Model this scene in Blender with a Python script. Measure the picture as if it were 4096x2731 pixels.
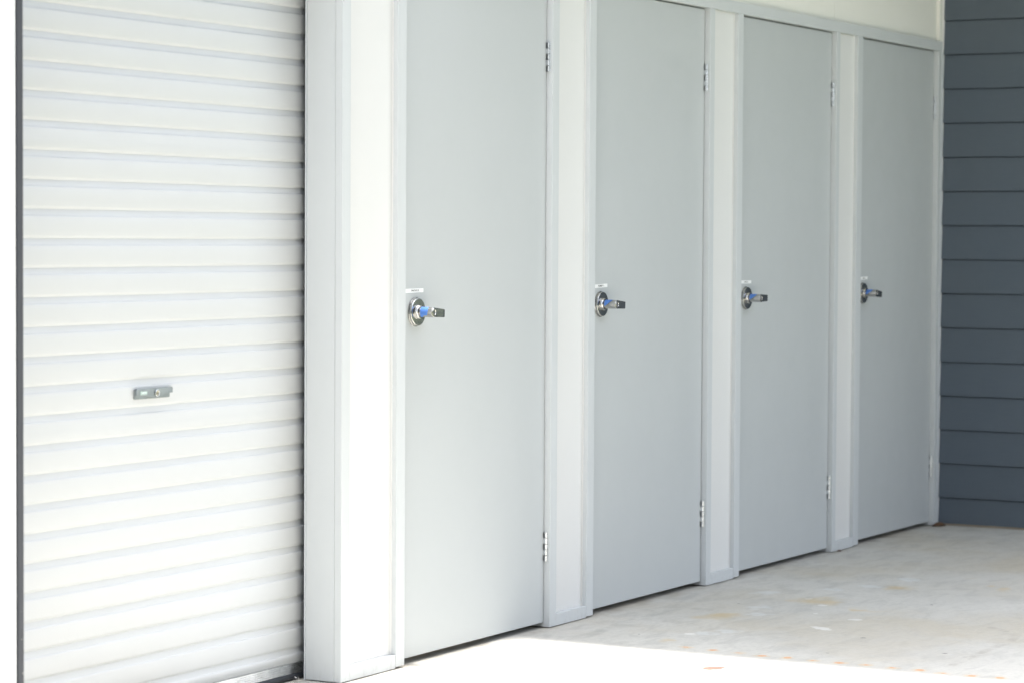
import bpy, bmesh, math, random
from mathutils import Vector, Matrix
random.seed(7)
SC = bpy.context.scene
for o in list(bpy.data.objects): bpy.data.objects.remove(o)
COL = SC.collection

# ------------------------------------------------------------------ camera
YAW, PIT, ROL = 1.0574, 0.0398, 0.0056
cy, sy = math.cos(YAW), math.sin(YAW)
F = Vector((sy, cy, 0)); R = Vector((cy, -sy, 0)); U = Vector((0, 0, 1))
cp, sp = math.cos(PIT), math.sin(PIT)
F2 = F*cp - U*sp; U2 = U*cp + F*sp
cr, sr = math.cos(ROL), math.sin(ROL)
R3 = R*cr + U2*sr; U3 = U2*cr - R*sr
cam = bpy.data.cameras.new('camera'); co = bpy.data.objects.new('camera', cam); COL.objects.link(co)
co.matrix_world = Matrix(((R3.x, U3.x, -F2.x, 0), (R3.y, U3.y, -F2.y, -3.95), (R3.z, U3.z, -F2.z, 1.2442), (0, 0, 0, 1)))
cam.sensor_width = 36; cam.lens = 10398.6/4096*36
cam.clip_start = .05; cam.clip_end = 500
cam.dof.use_dof = True; cam.dof.focus_distance = 7.9; cam.dof.aperture_fstop = 4.5
SC.camera = co

# ------------------------------------------------------------------ world, sun, exposure
SUN_EL = math.radians(87.9); SUN_AZ = math.radians(90)      # almost overhead, a touch from the roofed side
w = bpy.data.worlds.new('World'); SC.world = w; w.use_nodes = True
nt = w.node_tree; nt.nodes.clear()
sky = nt.nodes.new('ShaderNodeTexSky'); sky.sky_type = 'NISHITA'; sky.sun_disc = False
sky.sun_elevation = SUN_EL; sky.sun_rotation = SUN_AZ; sky.air_density = 1.0; sky.dust_density = 2.5; sky.ozone_density = 1.0
bg = nt.nodes.new('ShaderNodeBackground'); bg.inputs[1].default_value = 0.15
ow = nt.nodes.new('ShaderNodeOutputWorld')
hsv = nt.nodes.new('ShaderNodeHueSaturation'); hsv.inputs['Saturation'].default_value = .42      # thin bright haze over the blue
nt.links.new(sky.outputs[0], hsv.inputs['Color']); nt.links.new(hsv.outputs[0], bg.inputs[0]); nt.links.new(bg.outputs[0], ow.inputs[0])
sl = bpy.data.lights.new('sun', 'SUN'); sl.energy = 2.3; sl.angle = math.radians(2.6); sl.color = (1.0, .975, .93)
so = bpy.data.objects.new('sun', sl); COL.objects.link(so)
sd = Vector((math.sin(math.radians(2.1)), math.sin(math.radians(.12)), 1)).normalized()
so.rotation_euler = sd.to_track_quat('Z', 'Y').to_euler(); so.location = (7, -2, 12)
SC.view_settings.view_transform = 'Standard'; SC.view_settings.look = 'None'
SC.view_settings.exposure = 2.30; SC.view_settings.gamma = 1.0
SC.cycles.max_bounces = 12; SC.cycles.diffuse_bounces = 8; SC.cycles.use_denoising = True

# ------------------------------------------------------------------ node helpers
def srgb(r, g, b):
    f = lambda c: (c/255/12.92) if c/255 <= .04045 else ((c/255+.055)/1.055)**2.4
    return (f(r), f(g), f(b), 1)
class NB:
    def __init__(s, name, rough=.5, metal=0., spec=.5):
        s.m = bpy.data.materials.new(name); s.m.use_nodes = True
        s.t = s.m.node_tree; s.b = s.t.nodes['Principled BSDF']
        s.b.inputs['Roughness'].default_value = rough; s.b.inputs['Metallic'].default_value = metal
        s.b.inputs['Specular IOR Level'].default_value = spec
        s.tc = s.t.nodes.new('ShaderNodeTexCoord')
    def n(s, k, **kw):
        x = s.t.nodes.new(k)
        for a, v in kw.items(): setattr(x, a, v)
        return x
    def l(s, a, b): s.t.links.new(a, b)
    def put(s, sock, v):
        if hasattr(v, 'is_output'): s.l(v, sock)
        else: sock.default_value = v
    def math(s, op, a, b=0., c=None, clamp=False):
        x = s.n('ShaderNodeMath', operation=op, use_clamp=clamp)
        s.put(x.inputs[0], a); s.put(x.inputs[1], b)
        if c is not None: s.put(x.inputs[2], c)
        return x.outputs[0]
    def vm(s, op, a, b=(0, 0, 0), out=0):
        x = s.n('ShaderNodeVectorMath', operation=op); s.put(x.inputs[0], a); s.put(x.inputs[1], b)
        return x.outputs[out]
    def noise(s, vec, scale, detail=4, rough=.5, dist=0.):
        x = s.n('ShaderNodeTexNoise'); x.inputs['Scale'].default_value = scale; x.inputs['Detail'].default_value = detail
        x.inputs['Roughness'].default_value = rough; x.inputs['Distortion'].default_value = dist
        s.l(vec, x.inputs['Vector']); return x.outputs['Fac']
    def ramp(s, f, lo, hi, a=0., b=1.):
        x = s.n('ShaderNodeMapRange', interpolation_type='SMOOTHSTEP'); s.put(x.inputs[0], f)
        x.inputs[1].default_value = lo; x.inputs[2].default_value = hi; x.inputs[3].default_value = a; x.inputs[4].default_value = b
        return x.outputs[0]
    def mix(s, f, a, b, blend='MIX'):
        x = s.n('ShaderNodeMix', data_type='RGBA', blend_type=blend)
        s.put(x.inputs[0], f); s.put(x.inputs[6], a); s.put(x.inputs[7], b); return x.outputs[2]
    def scaled(s, sc):
        x = s.n('ShaderNodeMapping'); x.inputs['Scale'].default_value = sc; s.l(s.tc.outputs['Object'], x.inputs[0]); return x.outputs[0]
    def bump(s, h, strength=.2, dist=.01):
        x = s.n('ShaderNodeBump'); x.inputs['Strength'].default_value = strength; x.inputs['Distance'].default_value = dist
        s.l(h, x.inputs['Height']); s.l(x.outputs[0], s.b.inputs['Normal'])
    def spots(s, pts, vec, soft=.45):
        """mask of irregular spots; pts = (x, y, z, radius)"""
        acc = None
        for x, y, z, r in pts:
            d = s.vm('DISTANCE', vec, (x, y, z), 1)
            m = s.ramp(d, r*(1-soft), r, 1., 0.)
            acc = m if acc is None else s.math('MAXIMUM', acc, m)
        return acc
    def seg(s, vec, a, b, wdt):
        """mask of a thin line from a to b"""
        a = Vector(a); b = Vector(b); d = (b-a); L = d.length; d = d/L
        rel = s.vm('SUBTRACT', vec, tuple(a)); t = s.vm('DOT_PRODUCT', rel, tuple(d), 1)
        t = s.math('MINIMUM', s.math('MAXIMUM', t, 0.), L)
        sc = s.n('ShaderNodeVectorMath', operation='SCALE'); sc.inputs[0].default_value = tuple(d); s.l(t, sc.inputs['Scale'])
        dist = s.vm('DISTANCE', rel, sc.outputs[0], 1)
        return s.ramp(dist, wdt*.3, wdt, 1., 0.)
    def warp(s, vec, scale, amt):
        x = s.n('ShaderNodeTexNoise'); x.inputs['Scale'].default_value = scale; x.inputs['Detail'].default_value = 3
        s.l(vec, x.inputs['Vector'])
        c = s.vm('SUBTRACT', x.outputs['Color'], (.5, .5, .5))
        k = s.n('ShaderNodeVectorMath', operation='SCALE'); s.l(c, k.inputs[0]); k.inputs['Scale'].default_value = amt
        return s.vm('ADD', vec, k.outputs[0])
    def col(s, c): s.put(s.b.inputs['Base Color'], c)

def paint(name, c, rough=.42, vary=.03, bump=.05, bscale=420, spots=None, spotcol=(.25, .25, .24, 1), wdist=.004, spec=.5, dirt=0.):
    b = NB(name, rough, spec=spec); o = b.tc.outputs['Object']
    n1 = b.noise(o, 1.7, 3); n2 = b.noise(o, 40, 3)
    f = b.math('ADD', b.math('MULTIPLY', b.math('SUBTRACT', n1, .5), vary*2), b.math('MULTIPLY', b.math('SUBTRACT', n2, .5), vary*.6))
    f = b.math('ADD', f, 1.)
    hs = b.n('ShaderNodeHueSaturation'); hs.inputs['Color'].default_value = c; b.l(f, hs.inputs['Value'])
    c2 = hs.outputs[0]
    if dirt:
        sx = b.n('ShaderNodeSeparateXYZ'); b.l(b.tc.outputs['Object'], sx.inputs[0])
        lo = b.ramp(sx.outputs[2], .0, .07, 1., 0.)
        dn = b.ramp(b.noise(b.scaled((1, 1, .4)), 70, 5, .65), .5, .68)
        c2 = b.mix(b.math('MULTIPLY', b.math('MULTIPLY', lo, dn), dirt), c2, (.19, .14, .09, 1))
    if spots:
        m = b.spots(spots, b.warp(o, 160, wdist)); c2 = b.mix(m, c2, spotcol)
    b.col(c2)
    b.l(b.ramp(b.noise(o, 9, 4), .3, .7, rough-.05, rough+.07), b.b.inputs['Roughness'])
    b.bump(b.noise(o, bscale, 2), bump, .002)
    return b.m

# ------------------------------------------------------------------ materials
M = {}
FR = (.565, .588, .592, 1)
M['frame'] = paint('frame_paint', FR, .40, .02, .05, dirt=.12)
M['jamb'] = paint('jamb_paint', FR, .36, .02, .04, dirt=.08, spots=[
    (6.044, .030, .833, .0045), (6.044, .010, .745, .0035), (6.044, .027, .695, .0035), (6.044, .050, .625, .0018),
    (6.044, .092, .94, .0015), (6.044, .072, .30, .0028), (6.044, .050, .18, .0015), (6.044, .044, .178, .0013), (6.044, .006, .42, .003)],
    spotcol=(.27, .27, .26, 1))
M['door'] = paint('door_paint', (.485, .508, .51, 1), .40, .025, .06, 300)
M['panel'] = paint('panel_paint', (.69, .69, .675, 1), .5, .02, .04, dirt=.15)
M['upper'] = paint('upper_wall_paint', (.78, .77, .72, 1), .55, .02, .04)
M['pier'] = paint('pier_paint', (.80, .805, .81, 1), .5, .01, .03)
M['curtain'] = paint('curtain_enamel', (.575, .592, .60, 1), .38, .02, .015, 90)
M['trim'] = paint('edge_trim_paint', (.55, .58, .60, 1), .35, .02, .02)
M['tape'] = paint('painter_tape', (.085, .20, .53, 1), .75, .06, .25, 900, spec=.25)
M['label'] = paint('label_paper', (.86, .87, .86, 1), .45, .01, 0.)
M['ink'] = paint('label_ink', (.03, .03, .03, 1), .5, .01, 0.)
M['white_cap'] = paint('sealant', (.72, .71, .70, 1), .5, .03, .1)
M['ceiling'] = paint('ceiling_paint', (.78, .78, .76, 1), .6, .03, .05)
M['dark'] = paint('dark_interior', (.025, .025, .022, 1), .9, .1, .05)
M['tan'] = paint('base_strip_dirt', (.30, .25, .19, 1), .9, .2, .3, 200)
M['badge'] = paint('badge_enamel', (.45, .56, .53, 1), .2, .01, 0.)
M['badge_ink'] = paint('badge_letters', (.88, .97, .93, 1), .3, .01, 0.)
M['leaf'] = paint('dead_leaf', (.09, .05, .025, 1), .8, .3, .4, 200)

def metal(name, c, rough, aniso_scale=(1, 1, 60), bump=.03):
    b = NB(name, rough, 1.0); v = b.scaled(aniso_scale)
    n = b.noise(v, 25, 4); b.l(b.ramp(n, .3, .7, rough-.06, rough+.08), b.b.inputs['Roughness'])
    n2 = b.noise(b.tc.outputs['Object'], 30, 3)
    hs = b.n('ShaderNodeHueSaturation'); hs.inputs['Color'].default_value = c
    b.l(b.ramp(n2, .3, .7, .88, 1.08), hs.inputs['Value']); b.col(hs.outputs[0])
    b.bump(n, bump, .001)
    return b.m
M['steel'] = metal('brushed_steel', (.50, .495, .48, 1), .17)
M['hinge'] = metal('zinc_hinge', (.70, .72, .74, 1), .28)
M['alu'] = metal('mill_aluminium', (.78, .79, .80, 1), .32, (1, 40, 40))
M['cast'] = metal('cast_lock_metal', (.31, .335, .345, 1), .45, (1, 1, 1))
M['brass'] = metal('keyway_metal', (.55, .50, .42, 1), .3)

b = NB('rubber_seal', .55)
o = b.tc.outputs['Object']; n = b.noise(b.scaled((6, 6, 6)), 18, 5)
sp = b.ramp(b.noise(o, 130, 2), .70, .74)
c = b.mix(n, (.022, .027, .034, 1), (.055, .06, .07, 1)); b.col(b.mix(sp, c, (.35, .35, .34, 1)))
b.bump(n, .2, .002); M['rubber'] = b.m

b = NB('guide_rubber', .55)
o = b.tc.outputs['Object']; n = b.noise(b.scaled((20, 20, 1)), 10, 4)
sx = b.n('ShaderNodeSeparateXYZ'); b.l(o, sx.inputs[0])
lowz = b.ramp(sx.outputs[2], .2, 1.1, 1., 0.)
vor = b.n('ShaderNodeTexVoronoi'); vor.inputs['Scale'].default_value = 75; b.l(b.scaled((1, 1, .7)), vor.inputs['Vector'])
fl = b.ramp(vor.outputs['Distance'], .10, .17, 1., 0.)
keep = b.ramp(b.noise(o, 27, 2), .52, .6)
m = b.math('MULTIPLY', b.math('MULTIPLY', fl, keep), lowz)
c = b.mix(n, (.05, .055, .065, 1), (.085, .09, .10, 1)); b.col(b.mix(m, c, (.55, .55, .52, 1)))
M['guide'] = b.m

# weatherboards: dark slate paint with faint wood-grain emboss
b = NB('slate_weatherboard', .50, spec=.4); o = b.tc.outputs['Object']
g = b.noise(b.scaled((1, 1.2, 26)), 9, 5, .6); n = b.noise(o, 2.2, 4)
c = b.mix(b.math('MULTIPLY', g, .5), (.070, .092, .118, 1), (.105, .13, .158, 1))
b.col(b.mix(b.ramp(n, .35, .7, 0., .5), c, (.085, .105, .125, 1))); b.bump(g, .18, .002); M['slate'] = b.m

# concrete slab: trowelled grey with drips of rust, plaster splats and hose marks
b = NB('concrete', .62, spec=.35); o = b.tc.outputs['Object']
big = b.noise(b.warp(o, 1.3, .5), 1.5, 5, .55); mid = b.noise(b.scaled((5, 11, 1)), 1.3, 6, .6, .6); fine = b.noise(o, 60, 6, .7)
tro = b.noise(b.warp(b.scaled((3, 9, 1)), .9, 1.6), 2.2, 4, .6)
c = b.mix(b.ramp(big, .25, .75), (.50, .487, .448, 1), (.575, .562, .52, 1))
c = b.mix(b.ramp(mid, .44, .72, 0., .48), c, (.355, .35, .33, 1))
c = b.mix(b.ramp(tro, .5, .8, 0., .28), c, (.60, .59, .56, 1))
warm = b.noise(b.warp(o, 2., .6), 1.1, 5, .6); c = b.mix(b.ramp(warm, .42, .72, 0., .75), c, (.49, .44, .345, 1))
c = b.mix(b.ramp(fine, .35, .75, 0., .30), c, (.28, .28, .27, 1))
pores = b.ramp(b.noise(o, 240, 2), .70, .76, 0., .5); c = b.mix(pores, c, (.2, .2, .19, 1))
# pale plaster smears
smn = b.ramp(b.noise(b.warp(b.scaled((9, 3.5, 1)), 3, .5), 2.6, 5, .65), .64, .72, 0., .45)
c = b.mix(smn, c, (.58, .60, .60, 1))
wo = b.warp(o, 38, .05); wo2 = b.warp(o, 60, .022)
rust = [(7.143, -.538), (7.135, -.635), (7.126, -.72), (7.112, -.805), (7.12, -.886), (7.112, -.97), (7.114, -1.054), (7.119, -1.136),
        (7.112, -1.219), (7.115, -1.302), (7.098, -1.381), (7.098, -1.466), (7.106, -1.548)]
core = b.spots([(x, y, 0, .0125+.004*math.sin(i*2.3)) for i, (x, y) in enumerate(rust)], wo2, .35)
halo = b.spots([(x-.004, y, 0, .030) for x, y in rust], wo, .8)
c = b.mix(b.math('MULTIPLY', halo, .45), c, (.60, .40, .17, 1)); c = b.mix(b.math('MULTIPLY', core, .62), c, (.58, .215, .035, 1))
tan = b.spots([(6.832, -.776, 0, .034), (6.85, -.785, 0, .022), (6.812, -.768, 0, .022)], wo2, .25)
tanh = b.spots([(6.83, -.776, 0, .052)], wo, .7)
c = b.mix(b.math('MULTIPLY', tanh, .35), c, (.30, .22, .16, 1)); c = b.mix(b.math('MULTIPLY', tan, .85), c, (.13, .068, .045, 1))
yel = b.spots([(7.224, -.421, 0, .05), (7.798, -.35, 0, .10), (8.174, -.706, 0, .07), (8.75, -.62, 0, .10), (8.95, -.95, 0, .06), (9.15, -.75, 0, .05), (9.0, -.86, 0, .05), (8.3, -.5, 0, .12)], b.warp(o, 9, .22), .9)
c = b.mix(b.math('MULTIPLY', yel, .55), c, (.50, .36, .14, 1))
wh = b.spots([(7.72, -.742, 0, .030), (7.705, -.765, 0, .022), (7.735, -.715, 0, .018), (7.955, -.770, 0, .024), (7.945, -.752, 0, .014), (8.209, -.542, 0, .018), (8.33, -.44, 0, .012), (7.39, -.435, 0, .02), (8.02, -.60, 0, .01)], b.warp(o, 45, .03), .3)
c = b.mix(b.math('MULTIPLY', wh, .8), c, (.70, .69, .66, 1))
wh2 = b.spots([(7.504, -.52, 0, .05), (7.43, -.47, 0, .05), (8.6, -.42, 0, .05), (8.75, -.5, 0, .06), (8.05, -.38, 0, .06), (9.0, -.55, 0, .06), (8.4, -.25, 0, .07), (7.9, -.45, 0, .05)], b.warp(o, 22, .12), .7)
c = b.mix(b.math('MULTIPLY', wh2, .55), c, (.62, .64, .64, 1))
# hose / kick marks
wv = b.warp(o, 6, .02); wf = b.warp(o, 40, .012)
hs_ = [((7.22, -1.354, 0), (7.515, -1.349, 0)), ((7.515, -1.349, 0), (7.784, -1.352, 0)), ((7.784, -1.352, 0), (7.898, -1.331, 0)), ((7.898, -1.331, 0), (7.954, -1.295, 0)), ((7.954, -1.295, 0), (8.027, -1.199, 0))]
acc = None
for p, q in hs_:
    m = b.seg(wv, p, q, .022); acc = m if acc is None else b.math('MAXIMUM', acc, m)
brk = b.ramp(b.noise(o, 22, 4), .38, .62)
c = b.mix(b.math('MULTIPLY', b.math('MULTIPLY', acc, brk), .40), c, (.26, .235, .20, 1))
acc = None
for p, q in [((7.142, -.181, 0), (7.464, -.151, 0)), ((7.464, -.151, 0), (7.83, -.146, 0))]:
    m = b.seg(wv, p, q, .03); acc = m if acc is None else b.math('MAXIMUM', acc, m)
c = b.mix(b.math('MULTIPLY', b.math('MULTIPLY', acc, brk), .35), c, (.27, .27, .25, 1))
acc = None
for p, q, wd in [((6.764, -.51, 0), (6.79, -.523, 0), .006), ((6.79, -.523, 0), (6.776, -.551, 0), .005), ((6.776, -.551, 0), (6.741, -.582, 0), .004), ((6.764, -.51, 0), (6.55, -.535, 0), .0035), ((6.55, -.535, 0), (6.44, -.49, 0), .003), ((6.60, -.55, 0), (6.597, -.575, 0), .004)]:
    m = b.seg(wf, p, q, wd); acc = m if acc is None else b.math('MAXIMUM', acc, m)
dots = b.spots([(6.576, -.361, 0, .011), (6.561, -.54, 0, .007), (7.263, -.953, 0, .006), (7.599, -.934, 0, .010), (7.442, -1.261, 0, .009), (8.416, -.858, 0, .008), (6.6, -.3, 0, .003), (6.9, -.25, 0, .003), (7.3, -.3, 0, .005), (8.1, -.28, 0, .006)], b.warp(o, 90, .012), .3)
acc = b.math('MAXIMUM', acc, dots)
c = b.mix(b.math('MULTIPLY', acc, .85), c, (.05, .05, .048, 1))
red = b.spots([(6.714, -.651, 0, .007)], b.warp(o, 90, .012), .3)
c = b.mix(red, c, (.35, .16, .08, 1))
# grubby line against the wall
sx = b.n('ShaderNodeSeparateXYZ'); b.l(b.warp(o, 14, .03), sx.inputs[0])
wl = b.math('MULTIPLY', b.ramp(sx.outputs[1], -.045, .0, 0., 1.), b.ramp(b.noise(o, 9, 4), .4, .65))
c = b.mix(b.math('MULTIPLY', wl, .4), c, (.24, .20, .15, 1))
b.col(c)
b.l(b.ramp(mid, .3, .7, .5, .72), b.b.inputs['Roughness'])
b.bump(b.math('ADD', b.math('MULTIPLY', fine, .6), mid), .12, .004); M['concrete'] = b.m

b = NB('lawn', .9, spec=.2); o = b.tc.outputs['Object']; n = b.noise(o, 3, 6, .7); n2 = b.noise(o, 60, 3)
b.col(b.mix(b.ramp(n, .3, .7), (.045, .075, .022, 1), b.mix(n2, (.075, .11, .03, 1), (.12, .13, .05, 1)))); b.bump(n2, .6, .03); M['lawn'] = b.m
b = NB('blocker_steel', .5, spec=.3); b.col(b.mix(b.noise(b.tc.outputs['Object'], 2, 3), (.06, .065, .07, 1), (.085, .09, .095, 1))); M['blocker_skin'] = b.m  # dark skin of the added light blocker
b = NB('roof_steel', .4, .6); b.col(b.mix(b.noise(b.tc.outputs['Object'], 2, 3), (.35, .36, .36, 1), (.45, .46, .46, 1))); M['roof'] = b.m

# ------------------------------------------------------------------ mesh helpers
def bx(bm, x0, x1, y0, y1, z0, z1):
    vs = [bm.verts.new((x, y, z)) for x in (x0, x1) for y in (y0, y1) for z in (z0, z1)]
    for f in ((0, 1, 3, 2), (4, 6, 7, 5), (0, 4, 5, 1), (2, 3, 7, 6), (0, 2, 6, 4), (1, 5, 7, 3)):
        bm.faces.new([vs[i] for i in f])
def prism(bm, pts, axis, a, bb):
    """extrude a closed 2-D outline along an axis; pts in the two other axes' order"""
    def mk(p, t):
        return {'x': (t, p[0], p[1]), 'y': (p[0], t, p[1]), 'z': (p[0], p[1], t)}[axis]
    A = [bm.verts.new(mk(p, a)) for p in pts]; B = [bm.verts.new(mk(p, bb)) for p in pts]
    n = len(pts); bm.faces.new(A); bm.faces.new(B[::-1])
    for i in range(n): bm.faces.new((A[i], B[i], B[(i+1) % n], A[(i+1) % n]))
def lathe(bm, prof, cx, cz, seg=48, a0=0, a1=2*math.pi, cap=True):
    """spin (radius, y) profile round the y axis through (cx, cz)"""
    full = abs(a1-a0-2*math.pi) < 1e-6; rings = []
    n = seg if full else seg+1
    for r, y in prof:
        rings.append([bm.verts.new((cx+r*math.cos(a0+(a1-a0)*i/seg), y, cz+r*math.sin(a0+(a1-a0)*i/seg))) for i in range(n)])
    for j in range(len(prof)-1):
        for i in range(seg):
            k = (i+1) % n; bm.faces.new((rings[j][i], rings[j][k], rings[j+1][k], rings[j+1][i]))
    if cap and full:
        for g in (rings[0], rings[-1]): bm.faces.new(g)
def cyl_z(bm, cx, cy_, r, z0, z1, seg=14):
    rg = [[bm.verts.new((cx+r*k*math.cos(2*math.pi*i/seg), cy_+r*k*math.sin(2*math.pi*i/seg), z)) for i in range(seg)]
          for z, k in ((z0, .8), (z0+.0006, 1), (z1-.0006, 1), (z1, .8))]
    for j in range(3):
        for i in range(seg): bm.faces.new((rg[j][i], rg[j][(i+1) % seg], rg[j+1][(i+1) % seg], rg[j+1][i]))
    bm.faces.new(rg[0]); bm.faces.new(rg[-1])
def finish(bm, name):
    bmesh.ops.recalc_face_normals(bm, faces=bm.faces)
    me = bpy.data.meshes.new(name); bm.to_mesh(me); bm.free(); return me
def obj(name, bm, mat, parent=None, bevel=0., smooth=False, loc=None, label=None, seg=2):
    me = bm if isinstance(bm, bpy.types.Mesh) else finish(bm, name)
    o = bpy.data.objects.new(name, me); COL.objects.link(o)
    if mat is not None and not me.materials: me.materials.append(M[mat])
    if smooth:
        for p in me.polygons: p.use_smooth = True
        try: me.set_sharp_from_angle(angle=math.radians(32))
        except Exception: pass
    if bevel:
        m = o.modifiers.new('bevel', 'BEVEL'); m.width = bevel; m.segments = seg; m.limit_method = 'ANGLE'; m.angle_limit = math.radians(40)
        for p in me.polygons: p.use_smooth = True
        m.harden_normals = True
    if parent: o.parent = parent
    if loc: o.location = loc
    if label: o['label'] = label
    return o
def thing(name, label, cat, loc=(0, 0, 0), group=None):
    o = bpy.data.objects.new(name, None); COL.objects.link(o); o.location = loc; o.empty_display_size = .1
    o['label'] = label; o['category'] = cat
    if group: o['group'] = group
    return o
def box(name, mat, parent, x0, x1, y0, y1, z0, z1, bevel=.0015, label=None):
    bm = bmesh.new(); bx(bm, x0, x1, y0, y1, z0, z1); return obj(name, bm, mat, parent, bevel, label=label)
def text_mesh(s, name, width, cap_h, depth=.0002):
    cu = bpy.data.curves.new('tmp', 'FONT'); cu.body = s; cu.size = 1; cu.extrude = 0
    t = bpy.data.objects.new('tmp', cu); COL.objects.link(t)
    bpy.context.view_layer.update()
    dg = bpy.context.evaluated_depsgraph_get(); me = bpy.data.meshes.new_from_object(t.evaluated_get(dg))
    bpy.data.objects.remove(t); me.name = name
    xs = [v.co.x for v in me.vertices]; ys = [v.co.y for v in me.vertices]
    kx = width/(max(xs)-min(xs)); ky = cap_h/(max(ys)-min(ys)); x0, y0 = min(xs), min(ys)
    for v in me.vertices: v.co = Vector(((v.co.x-x0)*kx, 0, (v.co.y-y0)*ky))
    bm = bmesh.new(); bm.from_mesh(me)
    r = bmesh.ops.extrude_face_region(bm, geom=bm.faces[:])
    bmesh.ops.translate(bm, verts=[g for g in r['geom'] if isinstance(g, bmesh.types.BMVert)], vec=(0, -depth, 0))
    bmesh.ops.recalc_face_normals(bm, faces=bm.faces)
    me.materials.clear(); bm.to_mesh(me); bm.free(); return me

# ------------------------------------------------------------------ setting
bm = bmesh.new(); bx(bm, 2.5, 13, -3.0, 1.6, -.12, 0.); o = obj('floor', bm, 'concrete'); o['kind'] = 'structure'
# driveway added unseen on the left, rising to bounce sunlight onto left-facing faces
bm = bmesh.new(); prism(bm, [(2.499, 0.), (1.0, .12), (-1.5, .75), (-9.5, 3.6), (-9.5, -.1), (2.499, -.1)], 'y', 0., 1.)
for v in bm.verts: v.co.y = -3.0+v.co.y*3.6
o = obj('bounce_ramp', bm, 'concrete'); o['kind'] = 'structure'
bm = bmesh.new(); s = 120
vs = [bm.verts.new(p) for p in ((-s, -s, -.06), (s, -s, -.06), (s, s, -.06), (-s, s, -.06))]; bm.faces.new(vs)
o = obj('ground', bm, 'lawn'); o['kind'] = 'structure'

# steel-clad building added out of view, its size set to keep light off the doors
fn = thing('light_blocker', 'tall charcoal steel-clad building added out of view to shade the fronts of the doors', 'blocker', (-5, -4.6, -.06))
bm = bmesh.new(); pts = []
for i in range(67):
    x = i*.19; pts += [(x, 0.), (x+.07, 0.), (x+.085, .03), (x+.175, .03)]
pts = pts+[(p[0], p[1]-.002) for p in pts[::-1]]
prism(bm, pts, 'z', .05, 8.0); obj('blocker_sheet', bm, 'blocker_skin', fn)
box('blocker_core', 'blocker_skin', fn, .0, 12.7, -3.2, -.01, 0., 7.98)
box('blocker_cap', 'blocker_skin', fn, -.02, 12.75, -3.25, .06, 8.0, 8.06)

# roof over the right-hand part; its edge is straight above the line of rust drips
ROOF_X = 7.125
rf = thing('roof', 'overhead steel roof covering the dark siding end of the row of doors', 'roof', (ROOF_X, 0, 3.1))
bm = bmesh.new(); pts = []
n = 96
y0, y1 = -1.75, 1.7
top = []; bot = []
for i in range(n*2+1):
    y = y0+(y1-y0)*i/(n*2); z = .055+.009*math.sin(2*math.pi*(y/.084)); top.append((y, z)); bot.append((y, z-.002))
prism(bm, top+bot[::-1], 'x', 0, 4.2); obj('roof_sheet', bm, 'roof', rf, smooth=True)
box('ceiling_lining', 'ceiling', rf, .02, 4.18, y0+.02, y1-.02, 0.0, .03)
box('fascia', 'frame', rf, 0.0, .018, y0, y1, -.1, .042)

# ------------------------------------------------------------------ partition wall with its frame
P = {'A': (6.044, 6.0872), 'B': (6.3338, 6.3808), 'C': (7.2607, 7.3043), 'D': (7.5122, 7.5592), 'E': (8.4321, 8.4706),
     'F': (8.6698, 8.717), 'G': (9.608, 9.6427), 'H': (9.8305, 9.8853), 'I': (10.7615, 10.798)}
ZH, ZHT, ZS = 2.0634, 2.1051, .0415
wl = thing('partition_wall', 'pale grey timber framed wall with narrow cream infill panels between the four grey doors', 'wall', (6.044, 0, 0))
def W(name, mat, x0, x1, *r, **k):                     # boxes given in world x, stored relative to the wall's base
    return box(name, mat, wl, x0-6.044, x1-6.044, *r, **k)
for k, (x0, x1) in P.items():
    left_of_door = k in 'BDFH'; right_of_door = k in 'CEGI'
    bm = bmesh.new()
    z0 = .006 if left_of_door else .003
    if k == 'A':
        bx(bm, x0, x1, 0., .022, z0, ZH)
        bx(bm, x0-.0012, x1, .0222, .0243, z0, ZH)      # raised bead where post and reveal board meet
    else:
        bx(bm, x0, x1, 0., .11, z0, ZH)
        if left_of_door: bx(bm, x1-.0005, x1+.012, .058, .108, .007, 2.05)
        if right_of_door: bx(bm, x0-.012, x0+.0005, .058, .108, .007, 2.05)
    for v in bm.verts: v.co.x -= 6.044
    obj('post', bm, 'jamb' if k == 'A' else 'frame', wl, .0014)
# the reveal board of the roller opening, facing the roller shutter
bm = bmesh.new(); bx(bm, 0., .012, .0245, .1175, .003, 2.15); bx(bm, .012, .04, .0255, .116, .003, 2.15)
obj('reveal_board', bm, 'jamb', wl, .001)
bm = bmesh.new(); bx(bm, -.0018, .010, .1178, .1228, .001, 2.15); obj('reveal_edge', bm, 'trim', wl, .0006)
W('header', 'frame', 6.044, 10.815, 0., .11, ZH+.0002, ZHT)
for a, c_ in (('A', 'B'), ('C', 'D'), ('E', 'F'), ('G', 'H')):
    x0, x1 = P[a][1], P[c_][0]
    W('sill', 'frame', x0+.0006, x1-.0006, .0006, .09, .0025, ZS)
    bm = bmesh.new(); bx(bm, x0-.002-6.044, x1+.002-6.044, .018, .030, ZS-.01, ZH+.01); obj('infill_panel', bm, 'panel', wl)
    bm = bmesh.new()                                    # bead of sealant at the panel's far edge
    prism(bm, [(x1-.0035-6.044, .0182), (x1-6.044+.0005, .0145), (x1-6.044+.0005, .0182)], 'z', ZS, ZH); obj('sealant_bead', bm, 'panel', wl)
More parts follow.
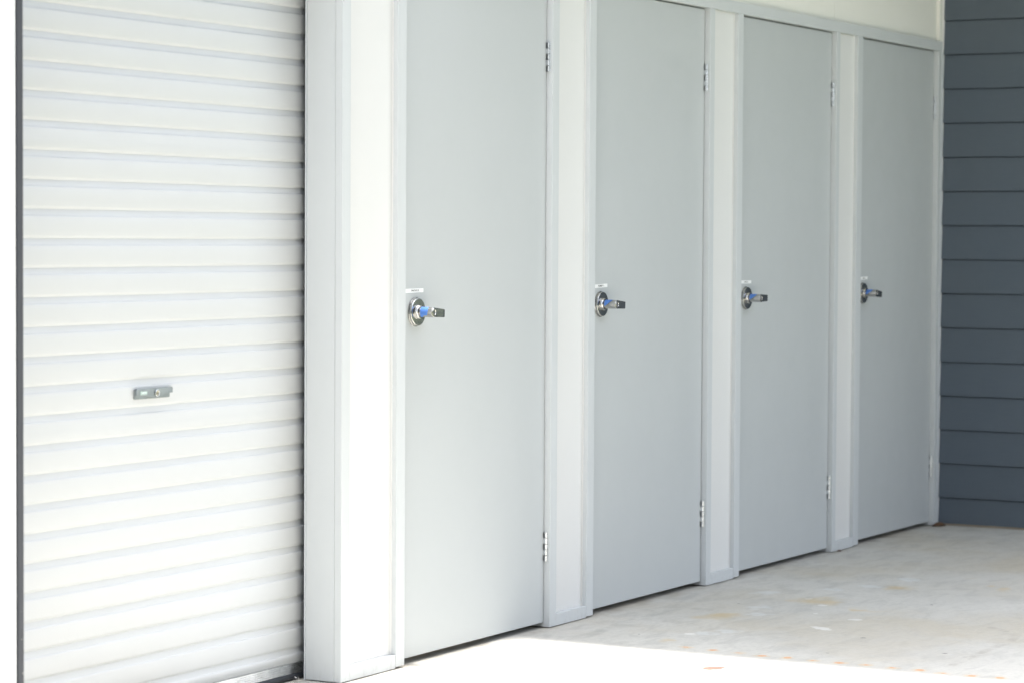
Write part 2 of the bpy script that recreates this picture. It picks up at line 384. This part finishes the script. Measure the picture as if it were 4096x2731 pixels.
# upper wall: three sheets with fine joints
xs = [6.03, 7.95, 9.62, 10.83]
bm = bmesh.new()
for a, c_ in zip(xs[:-1], xs[1:]): bx(bm, a+.0008-6.044, c_-.0008-6.044, .018, .03, ZHT-.004, 3.1)
bx(bm, 6.03-6.044, 10.83-6.044, .0305, .04, ZHT-.004, 3.1)
obj('upper_panel', bm, 'upper', wl, .0006)
W('corner_batten', 'upper', 10.7705, 10.815, 0.0005, .0175, ZHT+.0005, 3.1)
W('lintel', 'pier', 4.6708, 6.028, 0., .12, 2.15, 3.3)
W('parapet', 'upper', 6.03, ROOF_X-.02, .0, .017, 2.9, 3.3)
# shell behind the doors so that the lockers are dark inside
bm = bmesh.new()
bx(bm, 3.0-6.044, 11.2-6.044, 1.45, 1.5, 0.002, 3.0); bx(bm, 3.0-6.044, 11.2-6.044, .1252, 1.449, 2.55, 2.6)
bx(bm, 3.0-6.044, 3.05-6.044, .31, 1.449, .002, 2.549); bx(bm, 11.15-6.044, 11.2-6.044, .12, 1.449, .002, 2.549)
bx(bm, 6.20-6.044, 6.25-6.044, .115, 1.449, .002, 2.549)
obj('locker_shell', bm, 'dark', wl)

# ------------------------------------------------------------------ left pier and its dark guide
pr = thing('pier', 'bright white wall pier with a dark rubber edge, left of the roller shutter', 'wall pier', (3.6, 0, 0))
box('wall_face', 'pier', pr, -.6, 1.0703, 0., .30, .002, 3.3)
bm = bmesh.new()
prism(bm, [(1.0745, .003), (1.0745, -.002), (1.079, -.006), (1.0855, -.0075), (1.090, -.005), (1.0925, .001), (1.0925, .03), (1.0745, .03)], 'z', .002, 2.15)
bx(bm, 1.0706, 1.0742, .004, .03, .002, 2.15)
obj('edge_seal', bm, 'guide', pr, smooth=True)

# ------------------------------------------------------------------ roller shutter
rs = thing('roller_shutter', 'off white ribbed steel roller shutter closed, with a small silver lock', 'roller shutter', (4.75, .150, 0))
X0, X1 = 4.62-4.75, 6.115-4.75
prof = []; zt = 1.8854+.0716*4; YR, YG = 0., .0062
prof.append((YR, zt+.05))
joints = [1.4779, .7620]
while zt > .08:
    prof += [(YR, zt+.0030), (YR+.0008, zt+.0008), (YR+.0030, zt-.0010), (YG-.0008, zt-.0034), (YG, zt-.0052),
             (YG-.0034, zt-.0208), (YG-.0040, zt-.0214), (YR+.0007, zt-.0220), (YR+.0001, zt-.0228), (YR-.0004, zt-.0262)]
    nz = zt-.0716
    for j in joints:
        if nz+.0035 < j < zt-.0265: prof += [(YR-.0004, j+.0006), (YR+.0012, j+.0005), (YR+.0012, j-.0005), (YR-.0002, j-.0006)]
    zt = nz
prof.append((YR, .0486))
bm = bmesh.new(); nx = 26
rows = []
for y, z in prof:
    rows.append([bm.verts.new((X0+(X1-X0)*i/nx, y+.0006*math.sin(i*.9+z*3.1)*math.sin(z*7+i*.35), z)) for i in range(nx+1)])
for j in range(len(rows)-1):
    for i in range(nx): bm.faces.new((rows[j][i], rows[j+1][i], rows[j+1][i+1], rows[j][i+1]))
cu = obj('curtain', bm, 'curtain', rs, smooth=True)
sm = cu.modifiers.new('thickness', 'SOLIDIFY'); sm.thickness = .0008; sm.offset = -1
# guide channel the curtain runs in, behind the reveal
bm = bmesh.new(); bx(bm, 1.340, 1.40, -.0265, -.0060, .002, 2.15); bx(bm, 1.340, 1.40, .0150, .0300, .002, 2.15); obj('guide_channel', bm, 'guide', rs)
bm = bmesh.new(); pr_ = [(-.002, .0478)]
for i in range(5):
    z = .0478-.0056*i; pr_ += [(-.0035, z-.0008), (-.0035, z-.0046), (-.0015, z-.0050), (-.0015, z-.0056)]
pr_ += [(-.002, .0194), (.014, .0194), (.014, .0478)]
prism(bm, pr_, 'x', X0, 1.330); obj('bottom_rail', bm, 'alu', rs, .0003)
bm = bmesh.new(); prism(bm, [(-.003, .0192), (-.006, .0140), (-.0065, .009), (-.004, .003), (.0, .0012), (.012, .0012), (.014, .0192)], 'x', X0, 1.332)
obj('rubber_seal', bm, 'rubber', rs, smooth=True)
# ragged end of the seal at the guide
bm = bmesh.new(); random.seed(3)
for k in range(5):
    x = 1.262+k*.006; vs = [bm.verts.new((x+random.uniform(-.004, .004), -.008-random.uniform(0, .012), .001+random.uniform(0, .012))) for _ in range(3)]; bm.faces.new(vs)
r_ = bmesh.ops.extrude_face_region(bm, geom=bm.faces[:]); bmesh.ops.translate(bm, verts=[g for g in r_['geom'] if isinstance(g, bmesh.types.BMVert)], vec=(0, .0008, .0004))
obj('torn_fringe', bm, 'white_cap', rs)
# lock
lx, lz = 5.3010-4.75, .8536
lk = thing('shutter_lock', '', ''); 
for p in ('label', 'category'): del lk[p]
lk.parent = rs; lk.name = 'lock'; lk.location = (lx, -.0006, lz)
def wave(t):
    k = [(0, -.0180), (.02, -.0178), (.045, -.0195), (.062, -.0225), (.076, -.0252), (.086, -.0250), (.098, -.0218), (.118, -.0175), (.138, -.0155), (.153, -.0150)]
    for (a, za), (c2, zb) in zip(k[:-1], k[1:]):
        if a <= t <= c2:
            u = (t-a)/(c2-a); return za+(zb-za)*u
    return k[-1][1]
low = [(.153*i/18, wave(.153*i/18)) for i in range(19)]
out = [(0., -.003), (.001, -.001), (.003, 0.), (.150, 0.), (.152, -.001), (.153, -.003)] + low[::-1]
bm = bmesh.new(); prism(bm, out, 'y', -.0115, -.0052)
obj('lock_body', bm, 'cast', lk, .0009, seg=3)
bm = bmesh.new(); prism(bm, [(.0005, -.003), (.003, -.001), (.1475, -.001), (.149, -.003), (.149, -.0255), (.147, -.0272), (.003, -.0272), (.0005, -.0252)], 'y', -.0050, 0.)
obj('back_plate', bm, 'cast', lk, .0012)
bm = bmesh.new(); lathe(bm, [(.0074, -.0115), (.0088, -.0116), (.0094, -.0128), (.0092, -.0146), (.0080, -.0149), (.0076, -.0142), (.0075, -.0100)], .0845, -.0132, 40, cap=False)
obj('lock_ring', bm, 'hinge', lk, smooth=True)
bm = bmesh.new(); lathe(bm, [(.0, -.0132), (.0035, -.0132), (.0036, -.0126), (.0074, -.0126), (.0074, -.010)], .0845, -.0132, 32, cap=False)
obj('key_cylinder', bm, 'brass', lk, smooth=True)
bm = bmesh.new(); bx(bm, .0818, .0862, -.0137, -.0134, -.0143, -.0128); obj('keyhole', bm, 'ink', lk)
bm = bmesh.new(); prism(bm, [(.014, -.0145), (.0155, -.0155), (.040, -.0155), (.0425, -.0142), (.0430, -.0075), (.0415, -.0062), (.0155, -.0062), (.014, -.0075)], 'y', -.0132, -.0116)
obj('badge', bm, 'badge', lk, .0006)
tm = text_mesh('TAUREAN', 'badge_text', .0235, .0044); obj('badge_text', tm, 'badge_ink', lk, loc=(.0165, -.0134, -.0122))

# ------------------------------------------------------------------ doors
def rosette():
    bm = bmesh.new()
    lathe(bm, [(.0, -.0002), (.0412, -.0002), (.0425, -.0010), (.0425, -.0034), (.0418, -.0042), (.0400, -.0044)], 0, 0, 64, cap=False)
    lathe(bm, [(.0398, -.0040), (.0406, -.0050), (.0406, -.0098), (.0398, -.0110), (.0388, -.0114), (.0382, -.0115), (.0378, -.0115), (.0300, -.0115), (.0215, -.0115)], 0, 0, 64, cap=False)
    lathe(bm, [(.0216, -.0110), (.0214, -.0124), (.0212, -.0140), (.0200, -.0190), (.0188, -.0205), (.0152, -.0208)], 0, 0, 64, cap=False)
    return finish(bm, 'rosette')
def hub():
    bm = bmesh.new()
    lathe(bm, [(.0138, -.0200), (.0138, -.0212), (.0145, -.0216), (.0145, -.0630), (.0141, -.0643), (.0134, -.0646), (.0088, -.0646)], 0, 0, 56, cap=False)
    return finish(bm, 'hub')
def blade():
    """flat tapering paddle that grows out of the hub end and returns toward the door at its tip"""
    bm = bmesh.new(); N = 18; secs = []
    for i in range(N+1):
        t = i/N; x = -.004+.0735*t
        zt_ = .0140-.0045*max(0, t-.15)**1.15/.85; zb = -.0142+.0006*t
        back = 0. if t < .82 else ((t-.82)/.18)**2*.012
        yf = -.0645+back*.55; yb = -.0545+back
        c = .0013
        secs.append([(x, yf, zb+c), (x, yf, zt_-c), (x, yf+c, zt_), (x, yb-c, zt_), (x, yb, zt_-c), (x, yb, zb+c), (x, yb-c, zb), (x, yf+c, zb)])
    R_ = [[bm.verts.new(p) for p in s_] for s_ in secs]
    for j in range(N):
        for i in range(8): bm.faces.new((R_[j][i], R_[j][(i+1) % 8], R_[j+1][(i+1) % 8], R_[j+1][i]))
    bm.faces.new(R_[0]); bm.faces.new(R_[-1])
    return finish(bm, 'lever')
def cylinder_():
    bm = bmesh.new()
    lathe(bm, [(.0088, -.0640), (.0096, -.0652), (.0094, -.0660), (.0082, -.0660), (.0070, -.0640), (.0068, -.0610)], .0, 0, 44, cap=False)
    return finish(bm, 'cylinder_ring')
def plug():
    bm = bmesh.new(); lathe(bm, [(.0, -.0632), (.0030, -.0632), (.0036, -.0625), (.0069, -.0622), (.0069, -.0600)], 0, 0, 36, cap=False)
    return finish(bm, 'key_plug')
def tape(kind):
    """painter's tape wrapped part-way round the hub; torn lower edge"""
    bm = bmesh.new(); NA, NT = 40, 16; rnd = random.Random(kind*11+3); g = {}
    jag = [rnd.uniform(-.0006, .0006) for _ in range(NA+1)]
    for i in range(NA+1):
        a = math.radians(60+(255-60)*i/NA)          # from the top, round the side that faces the shutter, to below
        y0_ = -.0240; y1_ = -.0495
        low_ = i/NA
        if kind == 0:
            if low_ > .80: y1_ = -.0360+jag[i]*1.5
            if low_ > .90: y1_ = -.0300
            y1_ += .0012*math.sin(low_*9)
            y0_ += .0014*math.sin(low_*7+1)
        else:
            f = max(0, (low_-.30))/.42
            y1_ = -.0490+.024*min(1, f)**(1.1+.25*kind)
            y0_ = -.0228
            if y1_ > y0_-.001: y1_ = y0_-.001
        for j in range(NT+1):
            yy = y0_+(y1_-y0_)*j/NT+(jag[i] if j == NT else 0)
            g[i, j] = bm.verts.new((.0149*math.cos(a), yy, .0149*math.sin(a)))
    for i in range(NA):
        if kind and i/NA > .74: break
        for j in range(NT): bm.faces.new((g[i, j], g[i+1, j], g[i+1, j+1], g[i, j+1]))
    bmesh.ops.delete(bm, geom=[v for v in bm.verts if not v.link_faces], context='VERTS')
    r = bmesh.ops.extrude_face_region(bm, geom=bm.faces[:])
    for v in [q for q in r['geom'] if isinstance(q, bmesh.types.BMVert)]: v.co.x *= .976; v.co.z *= .976
    return finish(bm, 'blue_tape')
def hinge(z0, z1):
    """five-knuckle butt hinge; origin on the door edge"""
    bm = bmesh.new(); L = (z1-z0)/5; 
    for k in range(5):
        a = z0+L*k+.0005; c2 = z0+L*(k+1)-.0005
        cyl_z(bm, 0, 0, .0052, a, c2)
        if k % 2: bx(bm, -.0042, -.0012, -.0010, .0105, a, c2)
        else: bx(bm, .0012, .0043, -.0005, .0100, a, c2)
    cyl_z(bm, 0, 0, .0030, z0-.0016, z0+.001); cyl_z(bm, 0, 0, .0030, z1-.001, z1+.0016)
    cyl_z(bm, 0, 0, .0022, z0, z1)
    return finish(bm, 'hinge')
HM = {'rosette': rosette(), 'hub': hub(), 'lever': blade(), 'cyl': cylinder_(), 'plug': plug(), 'top': hinge(1.7703, 1.8627), 'bot': hinge(.2148, .3074)}
def face_label(x0, x1, z0, z1):
    bm = bmesh.new(); bx(bm, x0, x1, -.0006, -.0001, z0, z1); return bm
doors = [
  ('B', 'C', .0870, 'TIMOTHY M.', (.028, .1310, 1.0822, 1.0941), (.0610, .0455, .0056), 0.4, -2.2, 0,
   'largest grey door, nearest the roller shutter, with a square wrap of blue tape on its handle'),
  ('D', 'E', .0756, 'ROBERT L', (.030, .1268, 1.0805, 1.0922), (.0620, .0410, .0058), 1.4, -2.0, 1,
   'second grey door from the roller shutter, with slanting torn blue tape on its handle'),
  ('F', 'G', .0814, 'GREG M', (.043, .1325, 1.0794, 1.0908), (.0690, .0330, .0056), -.3, 1.2, 2,
   'third grey door from the roller shutter, its white name strip too blurred to read'),
  ('H', 'I', .0668, 'IAN', (.046, .1250, 1.0808, 1.0928), (.0740, .0220, .0056), 1.4, -3.5, 3,
   'farthest grey door, next to the dark slate weatherboards'),
]
for a, c_, hx, name, lb, tx, ltilt, lrot, tk, lab in doors:
    x0, x1 = P[a][1], P[c_][0]; wd = x1-x0
    d = thing('door', lab, 'door', (x0, .0213, 0), 'grey hinged doors in a row along the wall')
    xe = wd-.0035; zn = [(z0+k*L5, z0+(k+1)*L5) for z0, L5 in ((.2148, .0926/5), (1.7703, .0924/5)) for k in (0, 2, 4)]
    zs = sorted([.0187, 2.0587]+[q for p_ in zn for q in p_])           # the leaf is let in round the hinge knuckles
    cells = {(0, k) for k in range(len(zs)-1)} | {(1, k) for k in range(len(zs)-1) if not any(p_[0]-1e-6 < (zs[k]+zs[k+1])/2 < p_[1] for p_ in zn)}
    gx = [.003, xe-.0050, xe]; bm = bmesh.new(); V = {}
    def gv(i, y, k):
        if (i, y, k) not in V: V[i, y, k] = bm.verts.new((gx[i], (0., .035)[y], zs[k]))
        return V[i, y, k]
    for (i, k) in cells:
        bm.faces.new((gv(i, 0, k), gv(i+1, 0, k), gv(i+1, 0, k+1), gv(i, 0, k+1))); bm.faces.new((gv(i, 1, k), gv(i, 1, k+1), gv(i+1, 1, k+1), gv(i+1, 1, k)))
        if (i-1, k) not in cells: bm.faces.new((gv(i, 0, k), gv(i, 0, k+1), gv(i, 1, k+1), gv(i, 1, k)))
        if (i+1, k) not in cells: bm.faces.new((gv(i+1, 0, k), gv(i+1, 1, k), gv(i+1, 1, k+1), gv(i+1, 0, k+1)))
        if (i, k-1) not in cells: bm.faces.new((gv(i, 0, k), gv(i, 1, k), gv(i+1, 1, k), gv(i+1, 0, k)))
        if (i, k+1) not in cells: bm.faces.new((gv(i, 0, k+1), gv(i+1, 0, k+1), gv(i+1, 1, k+1), gv(i, 1, k+1)))
    obj('leaf', bm, 'door', d)
    hd = bpy.data.objects.new('handle', None); COL.objects.link(hd); hd.parent = d; hd.location = (hx, 0, 1.026); hd.empty_display_size = .05
    obj('rosette', HM['rosette'], 'steel', hd, smooth=True)
    obj('hub', HM['hub'], 'steel', hd, smooth=True)
    lv = obj('lever', HM['lever'], 'steel', hd, smooth=True); lv.rotation_euler = (0, math.radians(-lrot), 0)
    obj('cylinder_ring', HM['cyl'], 'steel', hd, smooth=True); obj('key_plug', HM['plug'], 'brass', hd, smooth=True)
    bm = bmesh.new(); bx(bm, -.0005, .0005, -.0634, -.0631, -.0026, .0026); obj('keyhole', bm, 'ink', hd)
    t_ = obj('blue_tape', tape(tk), 'tape', hd, smooth=True)
    t_['label'] = 'torn piece of blue tape wrapped round the handle'
    for hm, lo in (('top', 0), ('bot', 0)):
        obj('hinge', HM[hm], 'hinge', d, smooth=True, loc=(wd-.0046, -.0088, 0))
    nl = obj('name_label', face_label(lb[0], lb[1], lb[2], lb[3]), 'label', d)
    cx_, cz_ = (lb[0]+lb[1])/2, (lb[2]+lb[3])/2
    rot = Matrix.Translation((cx_, 0, cz_)) @ Matrix.Rotation(math.radians(-ltilt), 4, 'Y') @ Matrix.Translation((-cx_, 0, -cz_))
    nl.data.transform(rot)
    tm = text_mesh(name, 'name_text', tx[1], tx[2]); tm.transform(Matrix.Translation((tx[0], -.0008, cz_-tx[2]/2))); tm.transform(rot)
    obj('name_text', tm, 'ink', nl)

# ------------------------------------------------------------------ slate weatherboard wall
sw = thing('weatherboard_wall', 'dark slate blue wall of lapped horizontal weatherboards at the right end', 'wall', (10.825, 0, 0))
bm = bmesh.new(); edges = [2.1991+.1475*k for k in range(6, 0, -1)]+[2.1991-.1475*k+0 for k in range(0, 15)]+[.010]
yb, ya = -2.9, .0175
bots = sorted(set(round(e, 4) for e in edges))
bots = [.010]+[round(.1242+.1482*k, 4) for k in range(0, 21)]
for k in range(len(bots)-1):
    z0, z1 = bots[k], bots[k+1]
    prism(bm, [(-.0130, z0), (-.0012, z0), (.012, z0), (.012, z1+.012), (-.0001, z1+.012), (-.0035, z1)], 'y', yb, -.0015) if False else None
    # outline in (x, z): slanting face, square butt edge, tucked under the board above
    A_ = [(-.0145, z0), (-.0145+.0010, z0-.0006), (.004, z0-.0006), (.004, z1+.010), (.0025, z1+.010), (.0025, z1-.0045), (-.0048, z1-.0052)]
    prism(bm, A_, 'y', yb, -.0015)
obj('boards', bm, 'slate', sw, .0012)
box('wall_core', 'dark', sw, .005, .12, yb, .12, .002, 3.1)
box('base_strip', 'tan', sw, -.0125, .0045, yb, -.002, .001, .0085, bevel=.001)
# pale corner bead with the sealant that follows the boards' edge
bm = bmesh.new(); bx(bm, -.0262, -.0150, -.0040, .0195, .004, ZH); obj('corner_bead', bm, 'trim', sw, .001)
bm = bmesh.new()
pts = [(-.0156, .004)]
for k in range(len(bots)-1):
    z0, z1 = bots[k], min(bots[k+1], 3.08)
    pts += [(-.0135, z0+.002), (-.0035, z1-.012), (-.0045, z1-.001)]
pts += [(-.0156, 3.08)]
prism(bm, pts, 'y', -.0036, .0005); obj('sealant_line', bm, 'white_cap', sw)

# ------------------------------------------------------------------ litter
def litter(name, label, cat, loc, size, seed, arch=.5):
    bm = bmesh.new(); rnd = random.Random(seed); N = 9; g = {}
    for i in range(N+1):
        t = i/N*2-1; wdt = size*.42*math.sqrt(max(0, 1-t*t))*(1+rnd.uniform(-.15, .15))+.0005
        for j in range(5):
            u = j/4*2-1
            g[i, j] = bm.verts.new((t*size, u*wdt, size*arch*(1-t*t)*(1-.93*u*u)+rnd.uniform(0, .0012)+.0008))
    for i in range(N):
        for j in range(4): bm.faces.new((g[i, j], g[i+1, j], g[i+1, j+1], g[i, j+1]))
    r = bmesh.ops.extrude_face_region(bm, geom=bm.faces[:]); bmesh.ops.translate(bm, verts=[q for q in r['geom'] if isinstance(q, bmesh.types.BMVert)], vec=(0, 0, .0007))
    o = obj(name, bm, 'leaf', smooth=True); o.location = loc; o.rotation_euler = (0, 0, rnd.uniform(-.9, -.4)); o['label'] = label; o['category'] = cat
litter('dry_leaf', 'curled dark brown dead leaf in the corner at the foot of the last door post', 'leaf', (10.752, -.030, .001), .034, 4, .5)
litter('dry_leaf', 'tiny brown dead leaf at the foot of the post right of the third door', 'leaf', (9.655, -.012, .001), .011, 9, .5)
